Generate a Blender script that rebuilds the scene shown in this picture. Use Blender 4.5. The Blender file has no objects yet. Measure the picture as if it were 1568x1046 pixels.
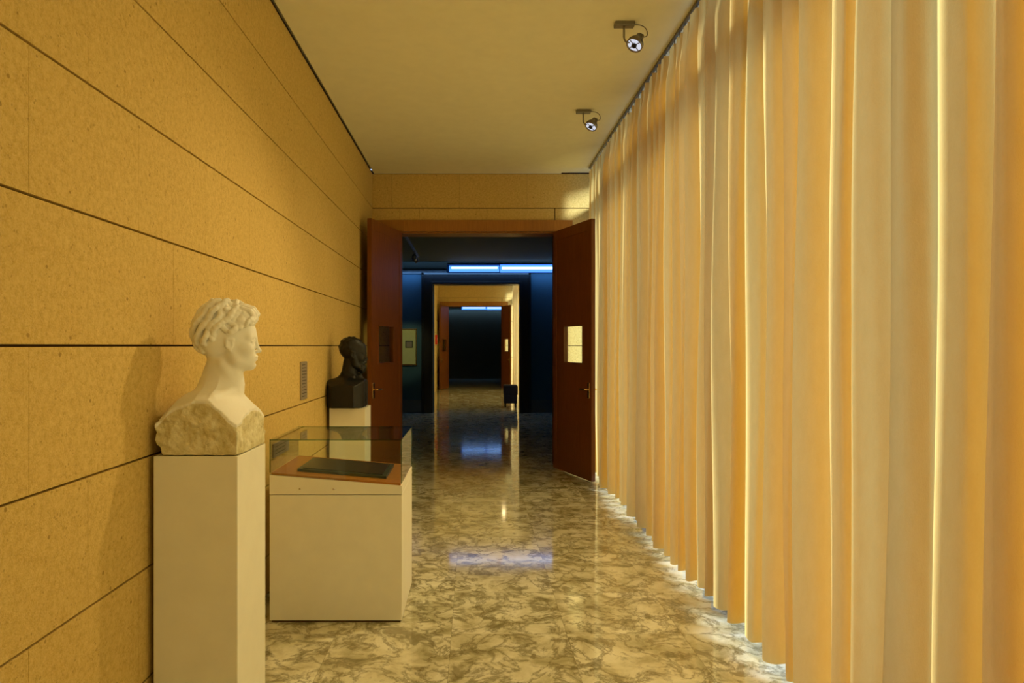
import bpy, bmesh, math, random
import numpy as np
from mathutils import Vector, Matrix

random.seed(7)
rng = np.random.default_rng(7)
sc = bpy.context.scene
try:
    sc.view_settings.view_transform = 'Standard'
    sc.view_settings.look = 'None'
except Exception:
    pass
COL = sc.collection

# ------------------------------------------------------------------ materials
class M:
    def __init__(s, name):
        s.m = bpy.data.materials.new(name); s.m.use_nodes = True
        s.nt = s.m.node_tree; s.nt.nodes.clear()
        s.out = s.n('ShaderNodeOutputMaterial')
    def n(s, t, **kw):
        nd = s.nt.nodes.new(t)
        for k, v in kw.items():
            if k.startswith('i_'):
                nd.inputs[k[2:].replace('_', ' ')].default_value = v
            else:
                setattr(nd, k, v)
        return nd
    def l(s, a, b): s.nt.links.new(a, b)
    def math(s, op, a, b=None, c=None):
        nd = s.n('ShaderNodeMath', operation=op)
        for i, v in enumerate((a, b, c)):
            if v is None: continue
            if isinstance(v, (int, float)): nd.inputs[i].default_value = v
            else: s.l(v, nd.inputs[i])
        return nd.outputs[0]
    def ramp(s, f, stops, interp='LINEAR'):
        nd = s.n('ShaderNodeValToRGB'); cr = nd.color_ramp; cr.interpolation = interp
        while len(cr.elements) < len(stops): cr.elements.new(0.5)
        for e, (p, c) in zip(cr.elements, stops):
            e.position = p; e.color = (*c, 1) if len(c) == 3 else c
        s.l(f, nd.inputs[0]); return nd.outputs[0]
    def mix(s, f, a, b, bt='MIX'):
        nd = s.n('ShaderNodeMix', data_type='RGBA', blend_type=bt)
        for i, v in ((0, f), (6, a), (7, b)):
            if isinstance(v, (int, float)): nd.inputs[i].default_value = v
            elif isinstance(v, tuple): nd.inputs[i].default_value = (*v, 1)
            else: s.l(v, nd.inputs[i])
        return nd.outputs[2]
    def noise(s, vec, scale, detail=4, rough=.55, dist=0):
        nd = s.n('ShaderNodeTexNoise'); nd.inputs['Scale'].default_value = scale
        nd.inputs['Detail'].default_value = detail; nd.inputs['Roughness'].default_value = rough
        nd.inputs['Distortion'].default_value = dist
        s.l(vec, nd.inputs['Vector']); return nd.outputs['Fac']
    def pos(s): return s.n('ShaderNodeNewGeometry').outputs['Position']
    def bump(s, h, strength, dist=.01):
        nd = s.n('ShaderNodeBump'); nd.inputs['Strength'].default_value = strength
        nd.inputs['Distance'].default_value = dist; s.l(h, nd.inputs['Height']); return nd.outputs[0]
    def pbr(s, col, rough=.5, metal=0, spec=.5, normal=None, coat=0, emis=None, es=0):
        p = s.n('ShaderNodeBsdfPrincipled')
        for k, v in (('Base Color', col), ('Roughness', rough)):
            if isinstance(v, tuple): p.inputs[k].default_value = (*v, 1)
            elif isinstance(v, (int, float)): p.inputs[k].default_value = v
            else: s.l(v, p.inputs[k])
        p.inputs['Metallic'].default_value = metal
        p.inputs['Specular IOR Level'].default_value = spec
        p.inputs['Coat Weight'].default_value = coat
        if emis: p.inputs['Emission Color'].default_value = (*emis, 1); p.inputs['Emission Strength'].default_value = es
        if normal is not None: s.l(normal, p.inputs['Normal'])
        s.l(p.outputs[0], s.out.inputs[0]); return s.m

def simple(name, col, rough=.5, metal=0, spec=.5, bump_scale=60, bump=.08, var=.06):
    m = M(name); p = m.pos()
    n = m.noise(p, 9, 4)
    c = m.mix(n, tuple(x*(1-var) for x in col), tuple(min(1, x*(1+var)) for x in col))
    nb = m.noise(p, bump_scale, 3)
    return m.pbr(c, rough, metal, spec, m.bump(nb, bump, .003))

def emit(name, col, s):
    m = M(name); e = m.n('ShaderNodeEmission'); e.inputs[0].default_value = (*col, 1); e.inputs[1].default_value = s
    m.l(e.outputs[0], m.out.inputs[0]); return m.m

def stone_mat():
    m = M('ochre_limestone'); p = m.pos()
    big = m.noise(p, 1.3, 3); med = m.noise(p, 46, 5, .75); fine = m.noise(p, 150, 3, .7)
    base = m.ramp(med, [(.28, (.46, .29, .065)), (.5, (.64, .44, .125)), (.72, (.76, .56, .20))])
    base = m.mix(m.math('MULTIPLY', big, .4), base, (.50, .335, .078))
    base = m.mix(m.ramp(fine, [(.4, (0, 0, 0)), (.75, (.4,)*3)]), base, (.85, .66, .32))
    v = m.n('ShaderNodeTexVoronoi', feature='F1'); v.inputs['Scale'].default_value = 48; m.l(p, v.inputs['Vector'])
    sel = m.noise(p, 13, 2)
    pit = m.math('MULTIPLY', m.math('LESS_THAN', v.outputs['Distance'], .20), m.math('GREATER_THAN', sel, .58))
    v2 = m.n('ShaderNodeTexVoronoi', feature='F1'); v2.inputs['Scale'].default_value = 11; m.l(p, v2.inputs['Vector'])
    pit2 = m.math('MULTIPLY', m.math('LESS_THAN', v2.outputs['Distance'], .075), .9)
    pits = m.math('MAXIMUM', m.math('MULTIPLY', pit, .6), pit2)
    c = m.mix(m.math('MULTIPLY', pits, .65), base, (.24, .13, .025))
    h = m.math('SUBTRACT', m.math('ADD', m.math('MULTIPLY', fine, .7), m.math('MULTIPLY', med, .8)), m.math('MULTIPLY', pits, .9))
    return m.pbr(c, .8, 0, .25, m.bump(h, .65, .006))

def marble_mat():
    m = M('polished_breccia_marble'); p = m.pos()
    T = .62
    sx = m.n('ShaderNodeSeparateXYZ'); m.l(p, sx.inputs[0])
    ux = m.math('DIVIDE', m.math('ADD', sx.outputs[0], .12), T); uy = m.math('DIVIDE', m.math('ADD', sx.outputs[1], .05), T)
    fx = m.math('FLOOR', ux); fy = m.math('FLOOR', uy)
    cb = m.n('ShaderNodeCombineXYZ'); m.l(fx, cb.inputs[0]); m.l(fy, cb.inputs[1])
    wn = m.n('ShaderNodeTexWhiteNoise', noise_dimensions='3D'); m.l(cb.outputs[0], wn.inputs['Vector'])
    sc_ = m.n('ShaderNodeVectorMath', operation='SCALE'); m.l(wn.outputs['Color'], sc_.inputs[0]); sc_.inputs['Scale'].default_value = 17
    ad = m.n('ShaderNodeVectorMath', operation='ADD'); m.l(p, ad.inputs[0]); m.l(sc_.outputs[0], ad.inputs[1])
    v = ad.outputs[0]
    n1 = m.noise(v, 4.8, 7, .62, .5); n2 = m.noise(v, 7.0, 6, .64, .6); n3 = m.noise(v, 4.6, 6, .62, .5)
    c = m.ramp(n1, [(.30, (.37, .34, .20)), (.42, (.57, .53, .36)), (.52, (.77, .74, .56)), (.66, (.92, .90, .76))])
    vein = m.math('ABSOLUTE', m.math('SUBTRACT', n3, .5))
    veinm = m.ramp(vein, [(0, (1, 1, 1)), (.012, (.65,)*3), (.045, (0, 0, 0))])
    c = m.mix(m.math('MULTIPLY', veinm, .75), c, (.15, .125, .055))
    dark = m.ramp(n2, [(.53, (0, 0, 0)), (.61, (1, 1, 1))])
    c = m.mix(m.math('MULTIPLY', dark, .70), c, (.175, .15, .07))
    rndv = m.n('ShaderNodeSeparateColor'); m.l(wn.outputs['Color'], rndv.inputs[0])
    c = m.mix(m.math('MULTIPLY', rndv.outputs[0], .22), c, (.36, .31, .16))
    gx = m.math('ABSOLUTE', m.math('SUBTRACT', m.math('FRACT', ux), .5)); gy = m.math('ABSOLUTE', m.math('SUBTRACT', m.math('FRACT', uy), .5))
    g = m.math('GREATER_THAN', m.math('MAXIMUM', gx, gy), .4978)
    c = m.mix(m.math('MULTIPLY', g, .4), c, (.14, .11, .05))
    big = m.noise(p, 3, 2)
    r = m.math('ADD', m.math('MULTIPLY', big, .06), .045)
    return m.pbr(c, r, 0, .6, m.bump(m.noise(p, 2.2, 2), .03, .02))

def curtain_mat():
    m = M('cream_woven_curtain'); p = m.pos()
    mp = m.n('ShaderNodeMapping'); mp.inputs['Scale'].default_value = (1, 1, .35); m.l(p, mp.inputs[0])
    n = m.noise(mp.outputs[0], 260, 3, .7); slub = m.noise(mp.outputs[0], 30, 3)
    dif = m.mix(slub, (.62, .375, .055), (.70, .445, .085))
    tr = m.mix(m.math('MULTIPLY', m.math('ADD', n, slub), .5), (.88, .57, .17), (1.0, .75, .30))
    d = m.n('ShaderNodeBsdfDiffuse'); t = m.n('ShaderNodeBsdfTranslucent'); x = m.n('ShaderNodeMixShader'); x.inputs[0].default_value = .60
    m.l(dif, d.inputs[0]); m.l(tr, t.inputs[0])
    b = m.bump(n, .5, .002); m.l(b, d.inputs['Normal']); m.l(b, t.inputs['Normal'])
    m.l(d.outputs[0], x.inputs[1]); m.l(t.outputs[0], x.inputs[2]); m.l(x.outputs[0], m.out.inputs[0])
    return m.m

def glass_mat(name='clear_glass', tint=(.97, 1, .98), refl=1.0):
    m = M(name)
    t = m.n('ShaderNodeBsdfTransparent'); t.inputs[0].default_value = (*tint, 1)
    g = m.n('ShaderNodeBsdfGlossy'); g.inputs['Roughness'].default_value = .02
    lw = m.n('ShaderNodeLayerWeight'); lw.inputs[0].default_value = .5
    f = m.math('ADD', m.math('MULTIPLY', m.math('POWER', lw.outputs['Facing'], 5.0), .9*refl), .04*refl)
    x = m.n('ShaderNodeMixShader'); m.l(f, x.inputs[0])
    m.l(t.outputs[0], x.inputs[1]); m.l(g.outputs[0], x.inputs[2]); m.l(x.outputs[0], m.out.inputs[0]); return m.m

def wood_mat(name, a, b, rough=.35):
    m = M(name); tc = m.n('ShaderNodeTexCoord').outputs['Object']
    mp = m.n('ShaderNodeMapping'); mp.inputs['Scale'].default_value = (9, 9, .8); m.l(tc, mp.inputs[0])
    n = m.noise(mp.outputs[0], 4, 6, .65, 1.2)
    c = m.ramp(n, [(.3, a), (.7, b)])
    return m.pbr(c, rough, 0, .4, m.bump(n, .06, .003))

def plaster_stat(name, c1, c2, rough, spec=.4, b=.35):
    m = M(name); tc = m.n('ShaderNodeTexCoord').outputs['Object']
    n = m.noise(tc, 14, 5, .65); f = m.noise(tc, 70, 4, .7)
    c = m.mix(m.ramp(n, [(.35, (0, 0, 0)), (.7, (1, 1, 1))]), c1, c2)
    return m.pbr(c, rough, 0, spec, m.bump(m.math('ADD', n, m.math('MULTIPLY', f, .5)), b, .006))

def white_marble():
    m = M('white_statuary_marble'); tc = m.n('ShaderNodeTexCoord').outputs['Object']
    n = m.noise(tc, 16, 5, .65); f = m.noise(tc, 75, 4, .7)
    c = m.mix(n, (.93, .92, .89), (.90, .87, .80))
    at = m.n('ShaderNodeAttribute', attribute_name='rough_shaded_block')
    rc = m.mix(m.ramp(n, [(.38, (0, 0, 0)), (.62, (1, 1, 1))]), (.64, .56, .30), (.84, .78, .55))  # darker yellow paints the shade on the rough block's sides into its colour
    c = m.mix(at.outputs['Fac'], c, rc)
    h = m.math('MULTIPLY', m.math('ADD', n, m.math('MULTIPLY', f, .7)), m.math('ADD', m.math('MULTIPLY', at.outputs['Fac'], 1.0), .10))
    return m.pbr(c, .5, 0, .4, m.bump(h, .6, .010))

MAT = dict(
    stone=stone_mat(), marble=marble_mat(), curtain=curtain_mat(), glass=glass_mat(),
    joint=simple('dark_joint', (.09, .045, .012), .9),
    ceil=simple('painted_ceiling', (.86, .82, .61), .7, bump_scale=90),
    redwood=wood_mat('red_brown_door_wood', (.16, .050, .007), (.25, .080, .012)),
    orangewood=wood_mat('orange_cherry_wood', (.31, .125, .02), (.43, .18, .03)),
    white=simple('cream_lacquer', (.88, .85, .74), .45),
    blue=simple('midnight_blue_paint', (.040, .11, .17), .7),
    darkbrown=simple('dark_brown_panelling', (.07, .05, .02), .7),
    darkceil=simple('dark_green_grey_ceiling', (.20, .20, .10), .8),
    black=simple('black_lacquer_frame', (.012, .012, .014), .3),
    base=simple('grey_baseboard', (.10, .12, .14), .4),
    metal=simple('brushed_grey_metal', (.25, .23, .2), .35, .9),
    chrome=simple('polished_chrome', (.75, .75, .72), .12, 1),
    brass=simple('brass', (.75, .55, .25), .25, 1),
    plaster=white_marble(),
    bronze=plaster_stat('black_bronze', (.007, .007, .008), (.014, .013, .012), .38, .35, .4),
    strip=emit('cool_blue_diffuser', (.07, .25, 1.0), 1.9),
    strip2=emit('cool_daylight_tube', (.40, .70, 1.0), 3.4),
    lamp=emit('halogen_lens', (.85, .88, 1.0), .8),
    label=simple('grey_acrylic_label', (.33, .27, .2), .3),
    text=simple('label_print', (.08, .06, .05), .5),
    paper=simple('ivory_paper', (.66, .64, .30), .8),
    slate=simple('dark_slate_green', (.03, .05, .04), .3),
    navy=simple('navy_upholstery', (.015, .015, .06), .8),
    red=simple('signal_red', (.6, .03, .02), .4),
    alum=simple('window_aluminium', (.20, .20, .20), .4, .6),
    pave=simple('pale_exterior_paving', (.5, .5, .5), .9),
)

# ------------------------------------------------------------------ mesh helpers
def new_obj(name, bm, mat, smooth=False, parent=None):
    me = bpy.data.meshes.new(name); bm.normal_update(); bm.to_mesh(me); bm.free()
    ob = bpy.data.objects.new(name, me); COL.objects.link(ob)
    if mat: me.materials.append(mat)
    if smooth:
        me.polygons.foreach_set('use_smooth', [True]*len(me.polygons))
    if parent: ob.parent = parent
    return ob

def bm_box(bm, lo, hi, bev=0.0, seg=2):
    t = bmesh.new(); bmesh.ops.create_cube(t, size=1)
    for v in t.verts:
        v.co = Vector([lo[i] + (v.co[i]+.5)*(hi[i]-lo[i]) for i in range(3)])
    if bev > 0:
        bmesh.ops.bevel(t, geom=list(t.edges), offset=bev, segments=seg, profile=.5, affect='EDGES')
    me = bpy.data.meshes.new('t'); t.to_mesh(me); t.free(); bm.from_mesh(me); bpy.data.meshes.remove(me)

def boxes(name, lst, mat, bev=0.0, parent=None, seg=2):
    bm = bmesh.new()
    for lo, hi in lst: bm_box(bm, lo, hi, bev, seg)
    return new_obj(name, bm, mat, parent=parent)

def empty(name, loc=(0, 0, 0)):
    e = bpy.data.objects.new(name, None); e.empty_display_size = .1; e.location = loc; COL.objects.link(e); return e

def lathe(name, prof, mat, seg=32, parent=None):
    bm = bmesh.new(); rings = []
    for r, z in prof:
        rings.append([bm.verts.new((r*math.cos(2*math.pi*i/seg), r*math.sin(2*math.pi*i/seg), z)) for i in range(seg)])
    for a, b in zip(rings, rings[1:]):
        for i in range(seg):
            bm.faces.new((a[i], a[(i+1) % seg], b[(i+1) % seg], b[i]))
    bm.faces.new(rings[-1]); bm.faces.new(list(reversed(rings[0])))
    return new_obj(name, bm, mat, True, parent)

def tube(name, pts, r, mat, parent=None, res=8, order_nurbs=True):
    cu = bpy.data.curves.new(name, 'CURVE'); cu.dimensions = '3D'; cu.bevel_depth = r; cu.bevel_resolution = 3
    sp = cu.splines.new('NURBS' if order_nurbs else 'POLY'); sp.points.add(len(pts)-1)
    for q, p in zip(sp.points, pts): q.co = (*p, 1)
    if order_nurbs: sp.use_endpoint_u = True; sp.order_u = 3; sp.resolution_u = res
    ob = bpy.data.objects.new(name, cu); COL.objects.link(ob); cu.materials.append(mat)
    if parent: ob.parent = parent
    return ob

# ------------------------------------------------------------------ geometry constants
EYE = 1.55; U = .438; XL = -1.288; CH = EYE + 5*U   # 3.74
YB = 8.70; TH = .30
Y2 = 15.75; Y3a = 16.05; Y3b = 24.95; Y4a = 25.25; Y4b = 32.0
XO0, XO1, ZO = -.94, 1.04, 3.0
YREAR = -2.6; XW = 1.80

def courses(zmin, zmax):
    b = [zmin]
    n = -5
    while EYE + n*U < zmax - .02:
        if EYE + n*U > zmin + .02: b.append(EYE + n*U)
        n += 1
    b.append(zmax); return b

def stone_wall_side(name, xface, thick, y0, y1):
    e = empty(name)
    boxes('core', [((xface-thick, y0, 0), (xface-.022, y1, CH+.05))], MAT['joint'], parent=e)
    bm = bmesh.new(); W = .65; bs = courses(0, CH)
    for k, (a, b) in enumerate(zip(bs, bs[1:])):
        off = (2.28 if k % 2 == 0 else 1.977)
        y = off - math.ceil((off-y0)/W)*W
        while y < y1:
            ya, yb = max(y, y0), min(y+W, y1)
            if yb-ya > .02:
                bm_box(bm, (xface-.024, ya+.0006, a+.004), (xface+random.uniform(-.0005, .0005), yb-.0006, b-.004), .0010, 1)
            y += W
    new_obj('stone_panels', bm, MAT['stone'], parent=e)
    return e

def stone_wall_cross(name, yface, thick, x0, x1, ox0, ox1, oz):
    e = empty(name)
    lst = [((x0, yface+.022, 0), (ox0, yface+thick, CH+.05)), ((ox1, yface+.022, 0), (x1, yface+thick, CH+.05)),
           ((ox0, yface+.022, oz), (ox1, yface+thick, CH+.05))]
    boxes('core', lst, MAT['joint'], parent=e)
    bm = bmesh.new(); W = .86; bs = courses(0, CH)
    for k, (a, b) in enumerate(zip(bs, bs[1:])):
        x = -1.9 + (.35 if k % 2 else 0)
        while x < x1:
            xa, xb = max(x, x0), min(x+W, x1)
            if b <= oz + .001: segs = [(xa, min(xb, ox0), a, b), (max(xa, ox1), xb, a, b)]
            elif a >= oz: segs = [(xa, xb, a, b)]
            else: segs = [(xa, min(xb, ox0), a, b), (max(xa, ox1), xb, a, b), (max(xa, ox0), min(xb, ox1), oz, b)]
            for s0, s1, za, zb in segs:
                if s1-s0 > .02 and zb-za > .02:
                    bm_box(bm, (s0+.001, yface, za+.0045), (s1-.001, yface+.024, zb-.0045), .0012, 1)
            x += W
    new_obj('stone_panels', bm, MAT['stone'], parent=e)
    return e

# ------------------------------------------------------------------ shell
boxes('floor', [((-3.6, YREAR-.3, -.12), (4.0, Y4b+.3, 0))], MAT['marble'])
boxes('exterior_ground', [((4.0, -4, -.2), (9, 27, -.02))], MAT['pave'])

def corridor(y0, y1, m0):
    stone_wall_side('wall_left', XL, .30, y0, y1)
    boxes('ceiling', [((XL+.022, y0, CH), (1.115, y1, CH+.12)), ((1.115, y0, CH+.014), (2.0, y1, CH+.12)),
                      ((XL-.3, y0, CH+.06), (XL+.022, y1, CH+.12))], MAT['ceil'])
    fr = [((XW-.05, y0, 0), (XW+.04, y1, .012)), ((XW-.22, y0, 3.20), (XW+.06, y1, 3.34)), ((XW-.05, y0, 3.70), (XW+.08, y1, CH))]
    y = m0
    while y < y1-.1:
        fr.append(((XW-.2, y, 0), (XW+.04, y+.09, CH))); y += 1.75
    e = empty('window_1')
    boxes('frame', fr, MAT['alum'], .004, parent=e)
    boxes('pane', [((XW+.005, y0, .012), (XW+.011, y1, 3.70))], MAT['glass'], parent=e)

corridor(YREAR, YB, 3.74-1.75*3)
stone_wall_cross('wall_far', YB, TH, XL-.3, 2.0, XO0, XO1, ZO)
boxes('wall_rear', [((XL-.3, YREAR-.3, 0), (2.0, YREAR, CH+.1))], MAT['stone'])
corridor(Y3a, Y3b, Y3a+.3)
stone_wall_cross('wall_far', Y3b, TH, XL-.3, 2.0, XO0, XO1, ZO)

def dark_room(y0, y1, wallmat, op, cz=3.42):
    xl, xr = -3.2, 3.6
    if op:
        boxes('wall_back', [((xl, y1, 0), (-.92, y1+TH-.002, CH)), ((1.08, y1, 0), (xr, y1+TH-.002, CH)), ((-.92, y1, ZO), (1.08, y1+TH-.002, CH))], wallmat)
        boxes('baseboard_back', [((xl, y1-.02, 0), (-1.17, y1, .30)), ((1.30, y1-.02, 0), (xr, y1, .30))], MAT['base'], .004)
    else:
        boxes('wall_back', [((xl, y1, 0), (xr, y1+.2, CH))], wallmat)
    boxes('wall_left', [((xl-.2, y0-.3, 0), (xl, y1+.2, CH))], wallmat)
    boxes('wall_right', [((xr, y0-.3, 0), (xr+.2, y1+.2, CH))], wallmat)
    boxes('wall_front', [((xl, y0-.05, 0), (XL-.3, y0, CH)), ((2.0, y0-.05, 0), (xr, y0, CH)),
                         ((XL-.3, y0, 0), (XO0-.02, y0+.01, CH)), ((XO1+.02, y0, 0), (2.0, y0+.01, CH)), ((XO0-.02, y0, ZO+.02), (XO1+.02, y0+.01, CH))], wallmat)
    boxes('ceiling', [((xl, y0, cz), (xr, y1-.55, cz+.1)), ((xl, y1-.60, cz), (xr, y1-.55, cz+.28)), ((xl, y1-.55, CH-.02), (xr, y1, CH+.1))], MAT['darkceil'])
    e = empty('cove_light', (0, y1-.30, 0))
    boxes('diffuser', [((-.55, -.02, 3.22), (.58, .02, 3.36)), ((.60, -.02, 3.21), (3.2, .02, 3.38))], MAT['strip'], .006, parent=e)
    boxes('tube', [((-.50, -.03, 3.285), (.54, -.02, 3.33)), ((.64, -.03, 3.275), (3.15, -.02, 3.33))], MAT['strip2'], .004, parent=e)
    boxes('housing', [((-.60, .022, 3.20), (3.25, .06, 3.42)), ((-.60, -.03, 3.385), (3.25, .06, 3.42))], MAT['blue'], parent=e)
    ld = bpy.data.lights.new('cove_glow', 'AREA'); ld.shape = 'RECTANGLE'; ld.size = 6.0; ld.size_y = .06; ld.energy = 14; ld.color = (.20, .48, 1)
    lo = bpy.data.objects.new('cove_glow', ld); COL.objects.link(lo); lo.parent = e
    lo.location = (.0, .12, 3.22); lo.rotation_euler = (math.radians(30), 0, 0)
    return e

dark_room(YB+TH, Y2, MAT['blue'], True)
dark_room(Y4a, Y4b, MAT['darkbrown'], False)
boxes('trim_1', [((-3.2, Y2-.05, 3.20), (-.62, Y2, 3.30))], MAT['base'], .01)

boxes('trim_2', [((-1.16, Y2-.06, 0), (-.94, Y2+.02, 3.19)), ((1.06, Y2-.06, 0), (1.28, Y2+.02, 3.19)), ((-.94, Y2-.06, 2.99), (1.06, Y2+.02, 3.19)),
                        ((-.99, Y2-.09, 0), (-.94, Y2+TH, 3.02)), ((1.06, Y2-.09, 0), (1.11, Y2+TH, 3.02)), ((-.94, Y2-.09, 2.96), (1.06, Y2+TH, 3.02)),
                        ((-1.20, Y2-.08, 0), (-1.14, Y2, 3.23)), ((1.26, Y2-.08, 0), (1.32, Y2, 3.23)), ((-1.2, Y2-.08, 3.17), (1.32, Y2, 3.24))], MAT['black'], .006)

def red_frame(name, yf):
    boxes(name, [((XO0-.10, yf-.035, 0), (XO0, yf+TH+.02, 3.0)), ((XO1, yf-.035, 0), (XO1+.10, yf+TH+.02, 3.0)),
                         ((XO0-.30, yf-.035, 3.0), (XO1+.22, yf+.03, 3.145)), ((XO0-.1, yf+.03, 2.985), (XO1+.1, yf+TH+.02, 3.145))], MAT['orangewood'], .006)
red_frame('trim_3', YB); red_frame('trim_4', Y3b)

def leaf(idx, hinge, tip, mat):
    L = .98; H = 2.985; t = .022
    d = Vector((tip[0]-hinge[0], tip[1]-hinge[1], 0)); ang = math.atan2(d.y, d.x)
    hx0, hx1, hz0, hz1 = .30, .76, 1.35, 1.78
    ob = boxes('door_%d' % idx, [((0, -t, .012), (hx0, t, H)), ((hx1, -t, .012), (L, t, H)), ((hx0, -t, .012), (hx1, t, hz0)), ((hx0, -t, hz1), (hx1, t, H))], mat)
    ob.location = (hinge[0], hinge[1], 0); ob.rotation_euler = (0, 0, ang)
    m = .016
    boxes('beading', [((hx0-m, -t-.006, hz0-m), (hx0, t+.006, hz1+m)), ((hx1, -t-.006, hz0-m), (hx1+m, t+.006, hz1+m)),
                      ((hx0, -t-.006, hz0-m), (hx1, t+.006, hz0)), ((hx0, -t-.006, hz1), (hx1, t+.006, hz1+m))], mat, .003, parent=ob)
    boxes('stiles', [((.0, s*t - .004, .012), (.09, s*t+.004, H)) for s in (-1, 1)] + [((L-.09, s*t-.004, .012), (L, s*t+.004, H)) for s in (-1, 1)]
          + [((.09, s*t-.004, H-.12), (L-.09, s*t+.004, H)) for s in (-1, 1)] + [((.09, s*t-.004, .012), (L-.09, s*t+.004, .2)) for s in (-1, 1)], mat, .002, parent=ob)
    boxes('vision_pane', [((hx0, -.003, hz0), (hx1, .003, hz1))], MAT['glass'], parent=ob)
    for s in (-1, 1):
        tube('lever_handle', [(L-.06, s*(t), 1.05), (L-.06, s*(t+.05), 1.05), (L-.075, s*(t+.055), 1.05), (L-.18, s*(t+.055), 1.05)], .009, MAT['brass'], ob)
    boxes('rose', [((L-.082, -t-.01, .95), (L-.038, t+.01, 1.13))], MAT['brass'], .004, parent=ob)
    return ob

leaf(1, (XO0+.01, YB-.06), (-1.16, 7.75), MAT['redwood'])
leaf(2, (XO1-.01, YB-.06), (1.33, 7.78), MAT['redwood'])
leaf(3, (XO0+.01, Y3b-.06), (-1.16, Y3b-.95), MAT['redwood'])
leaf(4, (XO1-.01, Y3b-.06), (1.28, Y3b-.92), MAT['redwood'])

# ------------------------------------------------------------------ curtains
def curtain(y0, y1, X0, seed, step=.009, rows=44, far=None):
    r = np.random.default_rng(seed)
    hs = []; tot = 0
    while tot < (y1-y0)+.5:
        w = r.uniform(.055, .125)
        if r.random() < .15: w *= 1.5
        hs.append(w); tot += w
    hs = np.array(hs); edges = np.concatenate([[0], np.cumsum(hs)])
    n = int((y1-y0)/step)+1
    s = np.linspace(0, y1-y0, n)
    ph = np.interp(s, edges, np.arange(len(edges))*math.pi)
    k = np.hanning(7); k /= k.sum(); ph = np.convolve(np.pad(ph, 3, mode='edge'), k, mode='valid')
    amps = r.uniform(.045, .083, len(edges)); amp = np.interp(s, edges, amps)
    bs = np.interp(s, edges, np.concatenate([hs, [hs[-1]]]))*.15
    off = r.uniform(-.012, .020, len(edges)); offs = np.interp(s, edges, off)
    lean = r.uniform(-.03, .03, len(edges)); leans = np.interp(s, edges, lean)
    if far is not None:
        tt = np.clip((s+y0-far)/.5, 0, 1)
        amp = amp*(1-tt)+.030*tt; offs = offs*(1-tt)+.02*tt
    zb, zt = .058, CH-.036
    verts = []
    for j in range(rows+1):
        t = j/rows; z = zb + (zt-zb)*t
        A = amp*(1.06 - .31*t)
        top = max(0, (t-.93)/.07)
        x = X0 + offs*(1-.5*t) + A*np.cos(ph + .35*np.sin(t*3+seed)*np.sin(s*1.7)) + .008*np.sin(ph*2.6+t*4)
        x = x*(1-top*.55) + top*.55*(X0 + .022*np.cos(ph*2.0))
        x = x + .006*np.sin(t*9+s*5)
        y = y0 + s + bs*np.sin(2*ph) + leans*(1-t)
        zz = z + (0 if j else 1)*(.014*np.sin(s*2.3) + .008*np.cos(ph))
        if np.isscalar(zz): zz = np.full(n, zz)
        verts.append(np.stack([x, y, zz], 1))
    V = np.concatenate(verts)
    idx = np.arange((rows+1)*n).reshape(rows+1, n)
    F = np.stack([idx[:-1, :-1], idx[:-1, 1:], idx[1:, 1:], idx[1:, :-1]], -1).reshape(-1, 4)
    me = bpy.data.meshes.new('curtain'); me.from_pydata(V.tolist(), [], F.tolist()); me.materials.append(MAT['curtain'])
    me.polygons.foreach_set('use_smooth', [True]*len(me.polygons))
    ob = bpy.data.objects.new('curtain', me); COL.objects.link(ob)
    boxes('track', [((X0-.012, y0, CH-.004), (X0+.012, y1, CH+.014))], MAT['metal'], .002, parent=ob)
    hk = []; y = y0+.05
    while y < y1:
        hk.append(((X0-.003, y, CH-.05), (X0+.003, y+.006, CH-.003))); y += .12
    boxes('gliders', hk, MAT['metal'], parent=ob)
    return ob
curtain(YREAR+.1, 8.45, 1.435, 5, far=7.3)
curtain(Y3a+.15, Y3b-.25, 1.41, 12, step=.02, rows=16, far=Y3b-1.4)

# ------------------------------------------------------------------ plinths
def plinth(x0, x1, y0, y1, h):
    e = empty('white_pedestal', ((x0+x1)/2, (y0+y1)/2, 0))
    w, d = (x1-x0)/2, (y1-y0)/2
    boxes('shaft', [((-w, -d, .03), (w, d, h))], MAT['white'], .003, parent=e)
    boxes('foot', [((-w+.012, -d+.012, 0), (w-.012, d-.012, .03))], MAT['base'], parent=e)
plinth(-1.262, -.93, 2.69, 3.05, 1.114)
plinth(-1.258, -.945, 5.95, 6.27, 1.005)

# ------------------------------------------------------------------ display case
dc = empty('display_case', (-1.142, 3.82, 0))
W, D = .741, .62
boxes('cabinet', [((0, 0, .012), (W, D, .714))], MAT['white'], .003, parent=dc)
boxes('plinth_recess', [((.01, .01, 0), (W-.01, D-.01, .012))], MAT['joint'], parent=dc)
bm = bmesh.new()
def wedge(bm, x0, x1, y0, y1, zb0, zb1, zt0, zt1):
    v = [bm.verts.new(c) for c in [(x0, y0, zb0), (x1, y0, zb1), (x1, y1, zb1), (x0, y1, zb0), (x0, y0, zt0), (x1, y0, zt1), (x1, y1, zt1), (x0, y1, zt0)]]
    for f in [(3, 2, 1, 0), (4, 5, 6, 7), (0, 1, 5, 4), (1, 2, 6, 5), (2, 3, 7, 6), (3, 0, 4, 7)]: bm.faces.new([v[i] for i in f])
wedge(bm, 0, W, 0, D, .718, .718, .826, .765)
new_obj('sloped_top', bm, MAT['white'], parent=dc)
bm = bmesh.new(); wedge(bm, .008, W-.008, .008, D-.008, .827, .766, .838, .777)
new_obj('cherry_board', bm, MAT['orangewood'], parent=dc)
bm = bmesh.new()
sl = -(.838-.777)/W
def zt(x): return .838 + sl*x
wedge(bm, .13, .64, .10, .50, zt(.13)+.001, zt(.64)+.001, zt(.13)+.016, zt(.64)+.016)
new_obj('mount_slab', bm, MAT['slate'], parent=dc)
bm = bmesh.new()
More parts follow.
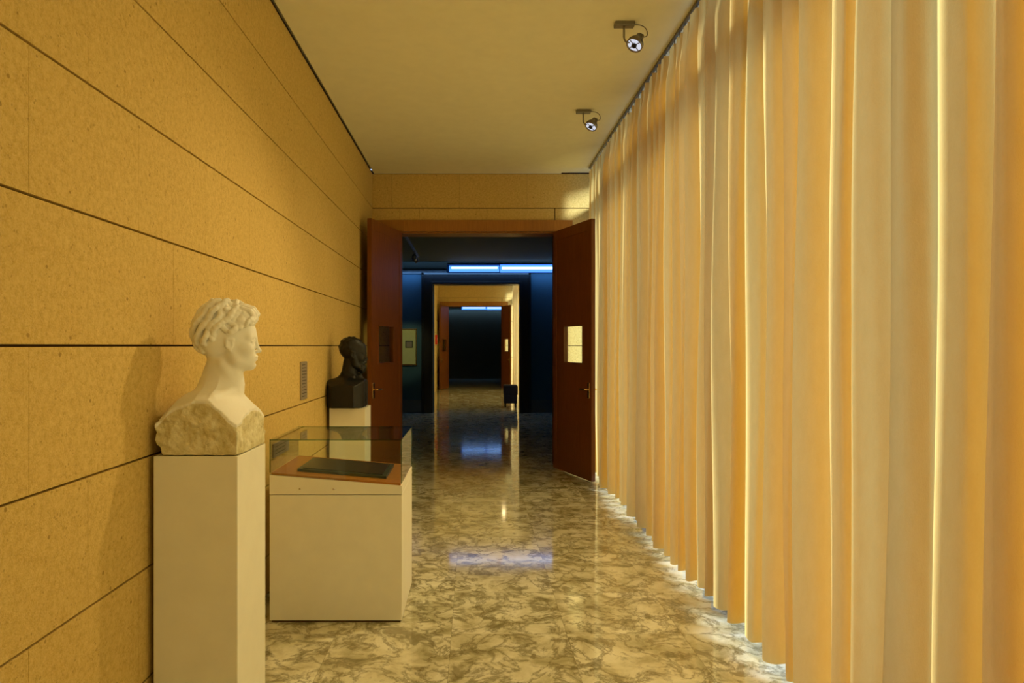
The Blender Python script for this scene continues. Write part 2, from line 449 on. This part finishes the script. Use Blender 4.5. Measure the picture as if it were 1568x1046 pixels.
wedge(bm, .155, .615, .125, .475, zt(.155)+.016, zt(.615)+.016, zt(.155)+.020, zt(.615)+.020)
new_obj('document_cover', bm, MAT['black'], parent=dc)
g = .005; zt_ = 1.02
boxes('glass_hood', [((.002, .002, .77+.03), (W-.002, .002+g, zt_)), ((.002, D-.002-g, .80), (W-.002, D-.002, zt_)), ((W-.002-g, .002+g, .775), (W-.002, D-.002-g, zt_)),
                     ((.002, .002+g, .84), (.002+g, D-.002-g, zt_)), ((.002, .002, zt_), (W-.002, D-.002, zt_+g))], MAT['glass'], parent=dc)
ge = glass_mat('glass_edge_green', (.50, .68, .52), 1.0)
e_ = .004
boxes('glass_edges', [((W-.004, 0, .78), (W, e_, zt_+g)), ((0, 0, .84), (e_, e_, zt_+g)), ((W-.004, D-e_, .78), (W, D, zt_+g)),
                      ((0, 0, zt_), (W, e_, zt_+g)), ((0, D-e_, zt_), (W, D, zt_+g)), ((W-e_, 0, zt_), (W, D, zt_+g))], ge, parent=dc)
for xx in (.17, .36):
    o = lathe('lock_button', [(.004, 0), (.006, .002), (.005, .004)], MAT['chrome'], 12, dc); o.location = (xx, -.001, .748); o.rotation_euler = (math.pi/2, 0, 0)

def wall_label(y0, y1, z0, z1, mat, rows):
    e = empty('wall_label', (XL, (y0+y1)/2, (z0+z1)/2))
    w, h = (y1-y0)/2, (z1-z0)/2
    boxes('plate', [((.001, -w, -h), (.012, w, h))], mat, .002, parent=e)
    tl = []
    for i in range(rows):
        z = h - (i+1)*(2*h)/(rows+1)
        tl.append(((.012, -w*.8, z-.003), (.0126, w*random.uniform(.2, .8), z+.003)))
    boxes('print', tl, MAT['text'], parent=e)
wall_label(5.06, 5.24, 1.146, 1.43, MAT['label'], 11)
wall_label(4.36, 4.72, .83, .92, MAT['label'], 3)

# ------------------------------------------------------------------ SDF sculpting of busts
class Sdf:
    def __init__(s, lo, hi, h):
        s.lo = np.array(lo, float); s.h = h
        s.n = np.ceil((np.array(hi)-s.lo)/h).astype(int)+1
        s.ax = [(s.lo[i]+np.arange(s.n[i])*h).astype(np.float32) for i in range(3)]
        s.f = np.full(tuple(s.n), 1.0, np.float32)
        s.R = np.eye(3); s.o = np.zeros(3)
    def W(s, p): return s.R @ np.array(p, float) + s.o
    def sl(s, c, r):
        a = []
        for i in range(3):
            i0 = max(0, int((c[i]-r-s.lo[i])/s.h)); i1 = min(s.n[i], int((c[i]+r-s.lo[i])/s.h)+2)
            a.append(slice(i0, max(i0, i1)))
        return tuple(a)
    def P(s, sl): return s.ax[0][sl[0]][:, None, None], s.ax[1][sl[1]][None, :, None], s.ax[2][sl[2]][None, None, :]
    def comb(s, sl, d, k, sub=False):
        a = s.f[sl]
        if sub:
            d = -d; hh = np.maximum(k-np.abs(a-d), 0)/k; s.f[sl] = np.maximum(a, d)+hh*hh*k*.25
        else:
            hh = np.maximum(k-np.abs(a-d), 0)/k; s.f[sl] = np.minimum(a, d)-hh*hh*k*.25
    def ell(s, c, r, k=.01, sub=False, rot=None):
        c = s.W(c); r = np.array(r, float); sl = s.sl(c, r.max()+k+.012)
        x, y, z = s.P(sl); x, y, z = np.broadcast_arrays(x-c[0], y-c[1], z-c[2])
        R = s.R if rot is None else s.R @ rot
        q = [R[0, i]*x+R[1, i]*y+R[2, i]*z for i in range(3)]
        k0 = np.sqrt(sum((q[i]/r[i])**2 for i in range(3))); k1 = np.sqrt(sum((q[i]/r[i]**2)**2 for i in range(3)))+1e-9
        s.comb(sl, (k0*(k0-1)/k1).astype(np.float32), k, sub)
    def cap(s, a, b, ra, rb=None, k=.008, sub=False):
        rb = ra if rb is None else rb
        a = s.W(a); b = s.W(b); c = (a+b)/2; L = np.linalg.norm(b-a)/2; sl = s.sl(c, L+max(ra, rb)+k+.012)
        x, y, z = s.P(sl); ba = b-a
        t = np.clip(((x-a[0])*ba[0]+(y-a[1])*ba[1]+(z-a[2])*ba[2])/max(ba@ba, 1e-9), 0, 1)
        d = np.sqrt((x-a[0]-ba[0]*t)**2+(y-a[1]-ba[1]*t)**2+(z-a[2]-ba[2]*t)**2)-(ra+(rb-ra)*t)
        s.comb(sl, d.astype(np.float32), k, sub)
    def mesh(s, name, mat, attr=None):
        f = s.f; f[0] = 1; f[-1] = 1; f[:, 0] = 1; f[:, -1] = 1; f[:, :, 0] = 1; f[:, :, -1] = 1
        f = np.clip(f, -.02, .02)
        neg = f < 0
        c = [neg[i:f.shape[0]-1+i, j:f.shape[1]-1+j, k:f.shape[2]-1+k] for i in (0, 1) for j in (0, 1) for k in (0, 1)]
        cnt = sum(q.astype(np.int8) for q in c); act = (cnt > 0) & (cnt < 8)
        I = np.argwhere(act); vid = -np.ones(act.shape, np.int64); vid[act] = np.arange(len(I))
        vals = {}
        for i in (0, 1):
            for j in (0, 1):
                for k in (0, 1): vals[(i, j, k)] = f[I[:, 0]+i, I[:, 1]+j, I[:, 2]+k]
        acc = np.zeros((len(I), 3)); num = np.zeros(len(I))
        for p in vals:
            for a in range(3):
                if p[a] == 0:
                    q = list(p); q[a] = 1; q = tuple(q)
                    va, vb = vals[p], vals[q]; m = (va < 0) != (vb < 0)
                    t = np.where(m, va/np.where(m, va-vb, 1), 0)
                    pt = np.array(p, float)[None].repeat(len(I), 0); pt[:, a] += t
                    acc[m] += pt[m]; num[m] += 1
        V = (I+acc/num[:, None])*s.h+s.lo
        F = []
        for a in range(3):
            b, c2 = (a+1) % 3, (a+2) % 3
            s0 = [slice(1, -1)]*3; s0[a] = slice(0, -1); s1 = list(s0); s1[a] = slice(1, None)
            A = neg[tuple(s0)]; B = neg[tuple(s1)]
            E = np.argwhere(A != B); off = np.array([1, 1, 1]); off[a] = 0; E = E+off
            fl = neg[E[:, 0], E[:, 1], E[:, 2]]
            def g(db, dc):
                J = E.copy(); J[:, b] -= db; J[:, c2] -= dc; return vid[J[:, 0], J[:, 1], J[:, 2]]
            q = np.stack([g(1, 1), g(0, 1), g(0, 0), g(1, 0)], 1)
            q[~fl] = q[~fl][:, ::-1]; F.append(q)
        F = np.concatenate(F)
        me = bpy.data.meshes.new(name); me.from_pydata(V.tolist(), [], F.tolist()); me.materials.append(mat)
        me.polygons.foreach_set('use_smooth', [True]*len(me.polygons))
        if attr:
            at = me.attributes.new(attr[0], 'FLOAT', 'POINT'); at.data.foreach_set('value', attr[1](V).astype(np.float32))
        ob = bpy.data.objects.new(name, me); COL.objects.link(ob)
        md = ob.modifiers.new('sm', 'SMOOTH'); md.factor = .4; md.iterations = 1
        return ob

LAT = np.random.default_rng(4).uniform(-1, 1, (32, 32, 32)).astype(np.float32)
def vnoise(x, y, z, f):
    q = [a*f+100 for a in (x, y, z)]
    i = [np.floor(a).astype(np.int32) for a in q]; u = [a-b for a, b in zip(q, i)]; u = [a*a*(3-2*a) for a in u]
    o = 0
    for a in (0, 1):
        for b in (0, 1):
            for c in (0, 1):
                w = (u[0] if a else 1-u[0])*(u[1] if b else 1-u[1])*(u[2] if c else 1-u[2])
                o = o + w*LAT[(i[0]+a) % 32, (i[1]+b) % 32, (i[2]+c) % 32]
    return o

def rotm(yaw=0, pitch=0):
    y, p = math.radians(yaw), math.radians(pitch)
    Rz = np.array([[math.cos(y), -math.sin(y), 0], [math.sin(y), math.cos(y), 0], [0, 0, 1]])
    Ry = np.array([[math.cos(p), 0, math.sin(p)], [0, 1, 0], [-math.sin(p), 0, math.cos(p)]])
    return Rz @ Ry

def head(S, fem=False):
    E, C = S.ell, S.cap
    j = .84 if fem else 1.0
    E((-.014, 0, .028), (.096, .074, .088), .01)
    E((.030, 0, -.025), (.058, .060*(.95 if fem else 1), .080), .03)
    E((.045, 0, .045), (.046, .060, .050), .02)
    for sy in (-1, 1):
        C((-.002, sy*.052*j, -.045), (.018, sy*.046*j, -.073), .014, .014, .026)
        C((.018, sy*.046*j, -.073), (.068, sy*.010, -.096), .013, .012, .034)
        E((.058, sy*.039, -.030), (.027, .021, .024), .028)
        if not fem: C((.086, sy*.010, .018), (.070, sy*.048, .016), .008, .008, .012)
        else: C((.081, sy*.012, .022), (.066, sy*.044, .020), .007, .007, .024)
    E((.050, 0, -.070), (.038, .038*j, .033), .026)
    E((.079, 0, -.098), (.013, .014, .013), .022)
    E((.074, 0, -.066), (.020, .024, .020), .02)
    for sy in (-1, 1):
        E((.094, sy*.031, -.001), (.014, .017, .010), .014, sub=True)
        E((.0735, sy*.031, -.002), (.0145, .0155, .0125), .004)
        C((.086, sy*.016, .002), (.089, sy*.031, .009), .0030, .0032, .004)
        C((.089, sy*.031, .009), (.078, sy*.047, .002), .0032, .003, .004)
        C((.085, sy*.018, -.008), (.080, sy*.044, -.009), .0026, .0026, .005)
    C((.089, 0, .014), (.106, 0, -.033), .0060 if fem else .0072, .0072 if fem else .0092, .014)
    E((.108, 0, -.0355), (.009, .008, .0075), .008)
    for sy in (-1, 1):
        E((.097, sy*.010, -.040), (.009, .006, .006), .006)
    E((.095, 0, -.060), (.0088, .018, .0062), .006)
    E((.093, 0, -.072), (.0090, .015, .0076), .006)
    C((.104, -.016, -.066), (.104, .016, -.066), .0018, .0018, .003, sub=True)
    E((.099, 0, -.085), (.008, .014, .005), .008, sub=True)
    for sy in (-1, 1):
        E((-.008, sy*.074, -.014), (.015, .009, .026), .006)
        E((-.004, sy*.085, -.012), (.007, .008, .014), .005, sub=True)
        C((.004, sy*.079, .006), (-.020, sy*.083, .010), .004, .0045, .004)
        C((-.020, sy*.083, .010), (-.020, sy*.081, -.022), .0045, .004, .004)
        C((-.020, sy*.081, -.022), (-.002, sy*.077, -.038), .004, .006, .004)

def strand(S, pts, r0, r1, k=.003):
    n = len(pts)-1
    for i in range(n):
        a = r0+(r1-r0)*i/n; b = r0+(r1-r0)*(i+1)/n
        S.cap(pts[i], pts[i+1], a, b, k)

def chest_top(x, y):
    return (-.176 - .85*np.clip(x+.035, 0, 1) - .42*np.clip(-.09-x, 0, 1) - 1.75*y**2
            + .009*np.exp(-((x-.02)**2/.0008+(np.abs(y)-.05)**2/.003)) - .030*np.exp(-((x+.235)**2/.0010)))

def white_bust():
    S = Sdf((-.275, -.215, -.462), (.190, .215, .225), .0032)
    S.cap((-.026, 0, -.06), (-.042, 0, -.20), .047, .064, .02)
    S.cap((.004, .0, -.10), (.004, 0, -.18), .032, .044, .03)
    S.cap((-.07, 0, -.05), (-.090, 0, -.17), .024, .046, .04)
    x, y, z = [a for a in np.meshgrid(*S.ax, indexing='ij')]
    n1 = vnoise(x, y, z, 19); n2 = vnoise(x, y, z, 50); n3 = vnoise(x, y, z, 90)
    fade = np.clip((z+.449)/.03, 0, 1)
    rough = (.0075*n1 + .0045*n2 + .002*n3)*(.12+.88*fade)
    bx = np.maximum.reduce([x-.084+.10*np.maximum(np.abs(y)-.13, 0), -.240-x, np.abs(y)-.180, -.449-z])
    ch = -.90*(x+.236)-.43*(z+.400)
    hf = chest_top(x, y)
    bb_ = np.maximum(bx, ch)+rough; top = (z-hf)*.8
    k = .005; hh = np.maximum(k-np.abs(bb_-top), 0)/k
    d = (np.maximum(bb_, top)+hh*hh*k*.25).astype(np.float32)
    k = .045; a = S.f; hh = np.maximum(k-np.abs(a-d), 0)/k; S.f = np.minimum(a, d)-hh*hh*k*.25
    del x, y, z, bx, ch, hf, d, n1, n2, n3, bb_, top
    for sy in (-1, 1):
        S.cap((-.03, sy*.046, -.09), (.020, sy*.016, -.200), .009, .008, .022)
        S.cap((.022, sy*.018, -.208), (-.03, sy*.14, -.222), .007, .009, .022)
    S.R = rotm(16, 2)
    head(S, True)
    # hair combed up from nape and temples in wavy locks into a full, piled crown
    S.ell((-.038, 0, .036), (.108, .088, .096), .012)
    S.ell((-.074, 0, -.016), (.054, .060, .052), .03)
    S.ell((-.030, 0, .116), (.086, .070, .040), .03)
    S.ell((-.116, 0, .076), (.040, .048, .044), .02)
    random.seed(31)
    C0 = Vector((-.038, 0, .036)); RR = Vector((.110, .090, .098))
    def onhair(az, el, lift=0):
        d = Vector((math.cos(el)*math.cos(az), math.cos(el)*math.sin(az), math.sin(el)))
        p = Vector((C0.x+d.x*RR.x, C0.y+d.y*RR.y, C0.z+d.z*RR.z))
        if el > .45: p.z += .030*min(1, (el-.45)/.6)
        return p + d*lift
    nl = 30
    for i in range(nl):
        az = -math.pi + 2*math.pi*(i+.5)/nl + random.uniform(-.05, .05)
        a = abs(az)
        if a < .75: e0 = .50
        elif a < 1.25: e0 = .50-(a-.75)*.85
        elif a < 1.75: e0 = .02
        else: e0 = -.12-(a-1.75)*.62
        amp = random.uniform(.10, .17); phs = random.uniform(0, 6.28); N = 13; pts = []
        for q in range(N+1):
            t = q/N; el = e0+(1.15-e0)*t
            aa = az + amp*math.sin(t*9.5+phs)/max(.4, math.cos(el)) + .35*t
            pts.append(tuple(onhair(aa, el, .007+.009*math.sin(t*9.5+phs+1.2))))
        strand(S, pts, random.uniform(.0095, .0125), .0105, .0018)
    for i in range(20):   # loose rolled curls on the crown
        a = i*2.4; rr = math.sqrt((i+.5)/20)
        c = Vector((-.022+.082*rr*math.cos(a), .058*rr*math.sin(a), .146-.030*rr*rr+random.uniform(-.003, .009)))
        S.ell(tuple(c-Vector((0, 0, .010))), (.019, .019, .016), .008)
        rad = random.uniform(.016, .021); th0 = random.uniform(0, 6.28); tl = random.uniform(-.5, .5); pts = []
        for q in range(9):
            th = th0+q*.72; r_ = rad*(1-.085*q)
            pts.append((c.x+r_*math.cos(th), c.y+r_*math.sin(th), c.z+r_*math.sin(th)*tl+.0010*q))
        strand(S, pts, .0100, .0065, .0018)
    for q0 in range(3):   # rolled knot
        pts = []
        for q in range(13):
            th = q/12*6.283; r_ = .038-.012*q0
            pts.append((-.124-.011*q0, r_*math.cos(th), .078+r_*math.sin(th)))
        strand(S, pts, .0112, .0112, .002)
    for i in range(11):   # curls over the brow
        yy = -.068+.136*i/10
        fx = .068-6.4*yy*yy; zz = .080-3.2*yy*yy+random.uniform(-.004, .006)
        rad = random.uniform(.013, .018); th0 = random.uniform(0, 6.28); pts = []
        S.ell((fx-.002, yy, zz+.012), (.020, .016, .020), .010)
        for q in range(8):
            th = th0+q*.72; r_ = rad*(1-.08*q)
            pts.append((fx+.017+r_*.45*math.cos(th)+.001*q, yy+r_*math.sin(th), zz+.013+r_*math.cos(th)))
        strand(S, pts, .0092, .0060, .002)
    for i in range(8):   # higher tier pushed forward
        yy = -.048+.096*i/7
        fx = .060-6*yy*yy; zz = .120-3*yy*yy+random.uniform(-.004, .008)
        pts = [(fx-.050, yy, zz+.010), (fx-.014, yy+random.uniform(-.006, .006), zz+.024), (fx+.020, yy+random.uniform(-.008, .008), zz+.016), (fx+.036, yy+random.uniform(-.01, .01), zz-.004), (fx+.026, yy+random.uniform(-.01, .01), zz-.020)]
        S.ell((fx-.01, yy, zz-.006), (.024, .017, .020), .012)
        strand(S, pts, .0130, .0085, .002)
    def ra(V):
        return np.clip((chest_top(V[:, 0], V[:, 1])-.010-V[:, 2])/.006, 0, 1)
    return S.mesh('white_marble_bust', MAT['plaster'], ('rough_shaded_block', ra))

def black_bust():
    S = Sdf((-.24, -.23, -.45), (.17, .23, .18), .0050)
    S.cap((-.030, 0, -.07), (-.045, 0, -.25), .058, .074, .02)
    x, y, z = [a for a in np.meshgrid(*S.ax, indexing='ij')]
    bx = np.maximum.reduce([np.sqrt(((x+.055)/.165)**2+(y/.245)**2)*.165-.165, np.abs(y)-.21, -.43-z, x-.095])
    hf = -.178 - .25*np.clip(x+.03, 0, 1) - .26*np.clip(-.07-x, 0, 1) - 1.5*y**2
    d = np.maximum(bx, (z-hf)*.85).astype(np.float32)
    k = .05; a = S.f; hh = np.maximum(k-np.abs(a-d), 0)/k; S.f = np.minimum(a, d)-hh*hh*k*.25
    for sy in (-1, 1):
        S.cap((-.085, sy*.05, -.155), (.0, sy*.066, -.19), .014, .015, .012)
        S.cap((.0, sy*.066, -.19), (.088, sy*.022, -.33), .015, .012, .012)
        S.cap((.070, sy*.055, -.245), (.093, sy*.018, -.38), .010, .009, .01)
    S.cap((.085, 0, -.26), (.092, 0, -.415), .010, .010, .01)
    S.cap((.045, 0, -.185), (.080, 0, -.25), .022, .015, .012)
    S.R = rotm(8, 9)
    head(S)
    S.ell((-.030, 0, .036), (.099, .082, .094), .012)
    random.seed(9)
    for i in range(110):
        d = Vector((random.gauss(0, 1), random.gauss(0, 1), random.gauss(0, 1))).normalized()
        if d.z < -.5 or (d.x > .3 and d.z < .62): continue
        if d.x > -.1 and d.z < .05: continue
        S.ell((-.030+d.x*.092, d.y*.075, .036+d.z*.087), (random.uniform(.011, .015),)*3, .012)
    S.ell((.066, 0, -.108), (.040, .038, .036), .012)
    S.ell((.084, 0, -.128), (.022, .022, .024), .012)
    for sy in (-1, 1):
        S.cap((.010, sy*.064, -.030), (.025, sy*.054, -.090), .014, .020, .012)
        S.cap((.025, sy*.054, -.090), (.075, sy*.020, -.115), .020, .022, .012)
        S.cap((.104, sy*.004, -.056), (.084, sy*.034, -.074), .009, .006, .006)
    for i in range(26):
        a_ = random.uniform(-1.3, 1.3); zz = random.uniform(-.13, -.085)
        S.ell((.062+.042*math.cos(a_), .044*math.sin(a_), zz), (.0095,)*3, .006)
    return S.mesh('black_bronze_bust', MAT['bronze'])

wb = white_bust(); wb.location = (-1.012, 2.87, 1.114+.4535)
bb = black_bust(); bb.scale = (1.1,)*3; bb.location = (-1.068, 6.11, 1.005+.4335*1.1)

# ------------------------------------------------------------------ spotlights
def spotlight(x, y, target, power, ang=75, zc=CH, col=(1, .70, .34), lensmat='lamp', blend=.8):
    e = empty('ceiling_spotlight', (x, y, zc))
    boxes('mount_box', [((-.085, -.03, -.028), (.05, .03, 0))], MAT['metal'], .004, parent=e)
    tube('stem', [(-.02, 0, -.02), (-.02, 0, -.10)], .007, MAT['metal'], e, order_nurbs=False)
    hp = Vector((.055, 0, -.145))
    d = (Vector(target)-(Vector((x, y, zc))+hp)).normalized()
    tube('arm', [(-.02, 0, -.10), (-.015, 0, -.125), (.01, 0, -.14), tuple(hp-d*.045)], .006, MAT['metal'], e)
    hd = empty('head', hp); hd.parent = e; hd.rotation_mode = 'QUATERNION'; hd.rotation_quaternion = (-d).to_track_quat('Z', 'Y')
    lathe('shade', [(.012, .085), (.024, .082), (.030, .05), (.048, .028), (.057, .010), (.057, -.016), (.052, -.016), (.050, -.004)][::-1], MAT['metal'], 28, hd)
    lathe('lens', [(.049, -.0085), (.046, -.0105), (.001, -.0105)], MAT[lensmat], 28, hd)
    lathe('burner_cap', [(.018, -.011), (.018, -.022), (.010, -.026), (.001, -.027)], MAT['black'], 16, hd)
    boxes('bridge', [((-.05, -.003, -.015), (.05, .003, -.012)), ((-.003, -.05, -.015), (.003, .05, -.012))], MAT['metal'], parent=hd)
    ring = [(.06*math.cos(t), 0, .09*math.sin(t)) for t in np.linspace(0, math.pi, 12)]
    tube('yoke', ring, .004, MAT['metal'], hd)
    tube('cable', [(.045, 0, -.015), (.085, 0, -.012), (.13, .01, -.03), (.145, .01, -.07), (.13, .0, -.10), tuple(hp-d*.07)], .0035, MAT['metal'], e)
    ld = bpy.data.lights.new('beam', 'SPOT'); ld.energy = power; ld.spot_size = math.radians(ang); ld.spot_blend = blend; ld.color = col; ld.shadow_soft_size = .045
    lo = bpy.data.objects.new('beam', ld); COL.objects.link(lo); lo.parent = hd; lo.location = (0, 0, -.04)
    return e

WC = (1, .74, .34)
spotlight(1.04, 4.63, (-.75, 3.50, .5), 150, 92, col=WC)
spotlight(1.04, 6.35, (-.75, 5.2, .3), 66, 92, col=WC)
spotlight(1.04, 2.90, (-1.28, 1.9, 2.0), 10, 110, col=WC)  # unseen spot above the view, added as warm fill on the left wall
spotlight(.6, .8, (-1.0, 3.6, 1.3), 22, 80, col=WC)  # another added fill spot, overhead and never seen
spotlight(.9, 21.0, (-1.2, 19.5, 1.6), 70, 110, col=WC)  # unseen lamp added to warm the far corridor
tr = empty('track_lighting', (-1.15, 0, 3.42))
boxes('rail', [((-.02, 10.2, -.035), (.02, 14.2, 0))], MAT['metal'], .003, parent=tr)
def track_head(y, tgt, power=0, col=(1, 1, 1), ang=24):
    hd = empty('spot_head', (0, y, -.17)); hd.parent = tr
    d = (Vector(tgt)-Vector((-1.15, y, 3.25))).normalized()
    hd.rotation_mode = 'QUATERNION'; hd.rotation_quaternion = (-d).to_track_quat('Z', 'Y')
    lathe('can', [(.045, -.05), (.05, -.05), (.052, .0), (.04, .06), (.012, .075)], MAT['metal'], 20, hd)
    lathe('lens', [(.044, -.052), (.001, -.053)], MAT['chrome'], 20, hd)
    tube('stem', [(0, y, -.03), (0, y, -.13)], .008, MAT['metal'], tr, order_nurbs=False)
    if power:
        ld = bpy.data.lights.new('beam', 'SPOT'); ld.energy = power; ld.spot_size = math.radians(ang); ld.color = col; ld.shadow_soft_size = .03; ld.spot_blend = .6
        lo = bpy.data.objects.new('beam', ld); COL.objects.link(lo); lo.parent = hd; lo.location = (0, 0, -.08)
track_head(13.2, (-1.5, 15.7, 1.5), 55, (1, 1, .45)); track_head(13.5, (.4, 15.7, 1.5))

# ------------------------------------------------------------------ framed picture (room 2)
fp = empty('framed_picture', (-1.50, Y2-.03, 1.52))
boxes('frame', [((-.19, -.02, -.42), (-.165, .025, .42)), ((.165, -.02, -.42), (.19, .025, .42)), ((-.19, -.02, .395), (.19, .025, .42)), ((-.19, -.02, -.42), (.19, .025, -.395))], MAT['brass'], .003, parent=fp)
boxes('mat_board', [((-.166, -.004, -.396), (.166, .02, .396))], MAT['paper'], parent=fp)
boxes('print', [((-.07, -.008, -.02), (.10, -.003, .14)), ], MAT['slate'], .002, parent=fp)
boxes('print_inner', [((-.05, -.010, .0), (.08, -.008, .12))], MAT['label'], parent=fp)

# ------------------------------------------------------------------ stool & alarm in the far corridor
ot = empty('upholstered_stool', (.93, 17.3, 0))
boxes('seat', [((-.18, -.18, .30), (.18, .18, .56))], MAT['navy'], .04, parent=ot, seg=4)
boxes('skirt', [((-.165, -.165, .10), (.165, .165, .31))], MAT['navy'], .01, parent=ot)
boxes('legs', [((sx*.13-.02, sy*.13-.02, 0), (sx*.13+.02, sy*.13+.02, .11)) for sx in (-1, 1) for sy in (-1, 1)], MAT['black'], .003, parent=ot)
fa = empty('fire_alarm_box', (XL, 22.9, 1.75))
boxes('case', [((0, -.09, -.16), (.07, .09, .16))], MAT['red'], .008, parent=fa)
boxes('window', [((.07, -.05, -.03), (.075, .05, .07))], MAT['white'], .002, parent=fa)

# ------------------------------------------------------------------ daylight outside the windows
def daylight(y0, y1, power):
    ld = bpy.data.lights.new('daylight', 'AREA'); ld.shape = 'RECTANGLE'; ld.size = y1-y0; ld.size_y = 3.7
    ld.energy = power; ld.color = (.66, .82, 1); ld.spread = math.radians(130)
    lo = bpy.data.objects.new('daylight', ld); COL.objects.link(lo)
    lo.location = (2.35, (y0+y1)/2, 1.87)
    x = Vector((0, 1, 0)); z = Vector((1, 0, 0)); y = z.cross(x)
    lo.rotation_euler = Matrix((x, y, z)).transposed().to_euler()
daylight(YREAR, 8.6, 58)
daylight(Y3a+.1, Y3b-.1, 170)
sd = bpy.data.lights.new('hazy_sun', 'SUN'); sd.energy = 8.4; sd.angle = math.radians(14); sd.color = (.80, .89, 1)
so = bpy.data.objects.new('hazy_sun', sd); COL.objects.link(so); so.location = (12, -6, 9)
so.rotation_euler = Vector((-.70, .65, -.30)).to_track_quat('-Z', 'Y').to_euler()

w = bpy.data.worlds.new('sky_world'); sc.world = w; w.use_nodes = True
bg = w.node_tree.nodes['Background']; bg.inputs[0].default_value = (.50, .68, 1, 1); bg.inputs[1].default_value = 1.2

# ------------------------------------------------------------------ camera
cd = bpy.data.cameras.new('camera'); cd.sensor_width = 36; cd.lens = 24.0
cd.shift_x = 60/1600; cd.shift_y = 6.5/1600; cd.clip_start = .05
co = bpy.data.objects.new('camera', cd); COL.objects.link(co)
co.location = (0, 0, EYE); co.rotation_euler = (math.pi/2, 0, 0)
sc.camera = co
